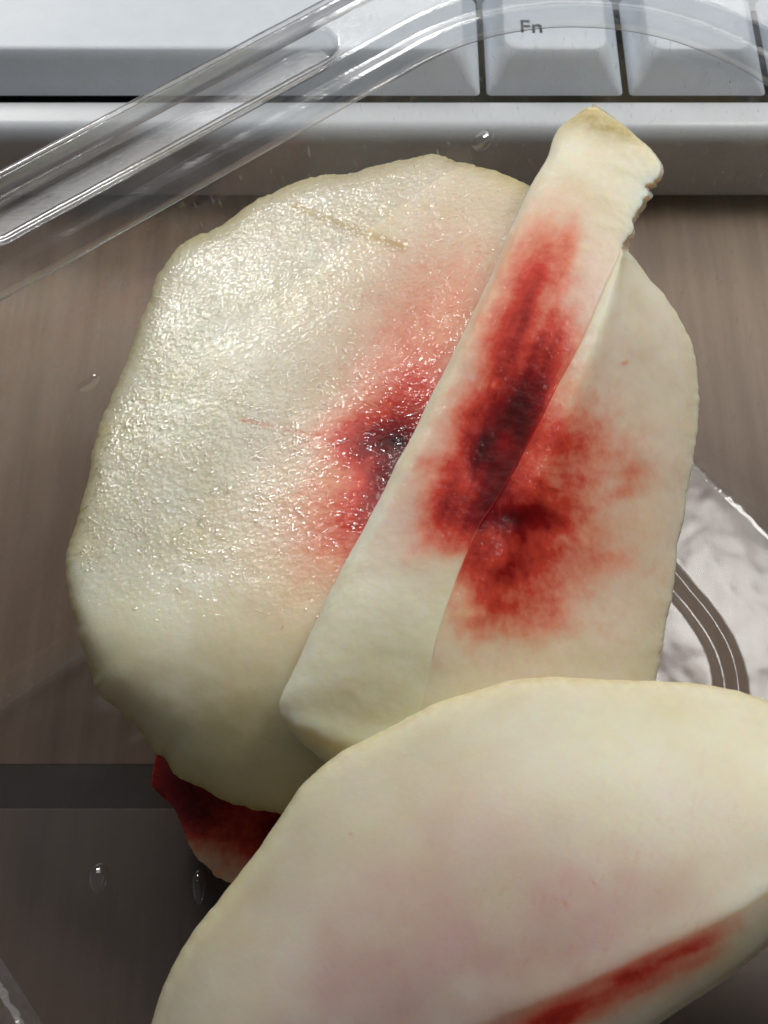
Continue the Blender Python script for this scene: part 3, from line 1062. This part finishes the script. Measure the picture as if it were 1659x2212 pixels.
olive = 0.30 * smoothstep(0.62, 0.75, colp) * smoothstep(0.5, 0.8, rowp) + 0.08 * smoothstep(-0.1, 0.45, fbm(np.stack([px / 130, py / 130, 0 * px], -1), 3, 79))
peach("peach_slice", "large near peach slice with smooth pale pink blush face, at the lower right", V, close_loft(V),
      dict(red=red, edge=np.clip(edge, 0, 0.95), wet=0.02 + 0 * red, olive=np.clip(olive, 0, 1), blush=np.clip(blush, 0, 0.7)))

# --- the dark red slice lying on the base
outE = [(340, 1620), (328, 1690), (345, 1715), (375, 1745), (398, 1800), (420, 1845), (447, 1872), (480, 1900), (560, 1920), (680, 1880), (760, 1780), (740, 1650), (620, 1560), (450, 1560)]
PE = at(480, 1760, 0.0085)
V, F, x, y, de = polar_slice(outE, (PE, (-0.12, 0.05, 0.98)), (540, 1740), 420, 80, 0.0062, seed=6, jag=1.6, edge_drop=0.0008)
front = de >= 0
m1 = fbm(np.stack([x / 45, y / 45, 0 * x], -1), 4, 91)
red = 0.77 + 0.16 * m1 + 0.12 * blob(x, y, 420, 1690, 90) - 0.42 * smoothstep(1760, 1880, y - 0.25 * (x - 480)) - 0.18 * blob(x, y, 500, 1760, 40)
red = np.clip(red, 0.12, 1) * np.where(front, 1, 0.7)
peach("peach_slice", "small dark red peach piece lying in shade on the tub base", V, F, dict(red=red, edge=np.where(front, 0.4 * np.exp(-de / 10), 0.5), wet=0.35 + 0 * red, olive=0 * red, blush=0 * red))


# ------------------------------------------------------------------ small marks: drops on the plastic
def dome(name, label, centre, nrm, rx, ry, h, rot, mat, cat="drop"):
    n, r = 40, 14
    nrm = Vector(nrm).normalized()
    t = nrm.orthogonal().normalized(); t = Vector((1, 0, 0)) - nrm * nrm.x; t.normalize()
    b = nrm.cross(t)
    vs = []
    for k in range(r):
        f = k / (r - 1)
        for a in np.linspace(0, 2 * math.pi, n, endpoint=False):
            uu = rx * f * math.cos(a); vv = ry * f * math.sin(a)
            wob_ = 1 + 0.08 * math.sin(2 * a + 1) + 0.05 * math.sin(3 * a)
            u2 = (uu * math.cos(rot) - vv * math.sin(rot)) * wob_; v2 = (uu * math.sin(rot) + vv * math.cos(rot)) * wob_
            vs.append(tuple(t * u2 + b * v2 + nrm * (h * (1 - f * f) ** 0.7)))
    vs = np.array(vs)
    me = mesh_np(name, vs, grid_faces(r, n, wrap1=True))
    o = link(name, me, mat)
    o.location = [float(c) for c in centre]
    return tag(o, label, cat, "water drops on the tub")


def wall_z_for(px, py, normal, offset):
    """height where a sight line meets a sloping wall plane"""
    zs = np.linspace(0.002, 0.039, 200)
    p = at(np.full(200, px), np.full(200, py), zs)
    inset = -0.0149 + 0.0145 * np.clip((zs - 0.0056) / (ZR - 0.0056), 0, 1)
    dd = (p[:, :2] @ np.array(normal)) - (offset + inset)
    return zs[np.argmin(np.abs(dd))]


NL = np.array([-0.616, 0.788]); offL = float(c0 @ NL) + RI
zz = wall_z_for(1035, 300, NL, offL)
pc = at(1035, 300, zz)
dome("water_drop", "tiny clear drop on the far wall left of the peach tip", pc - np.array([-0.616, 0.788, -0.4]) * 0.0006, (0.56, -0.71, 0.42), 0.0015, 0.0012, 0.0010, 0.3, WATER)
dome("water_drop", "clear drop on the dark base at the lower left corner", at(213, 1896, 0.0032), (0, 0, 1), 0.0011, 0.0017, 0.0007, 0.1, WATER)
dome("water_drop", "clear drop on the base between red piece and near slice", at(430, 1915, 0.0032), (0, 0, 1), 0.0008, 0.0020, 0.0007, 0.1, WATER)
zz = wall_z_for(187, 825, NL, offL)
dome("water_drop", "flat oval drop on the left wall beside the glistening slice", at(187, 825, zz) - np.array([-0.616, 0.788, -0.4]) * 0.0005, (0.56, -0.71, 0.42), 0.0013, 0.0008, 0.0003, 0.3, WATER)
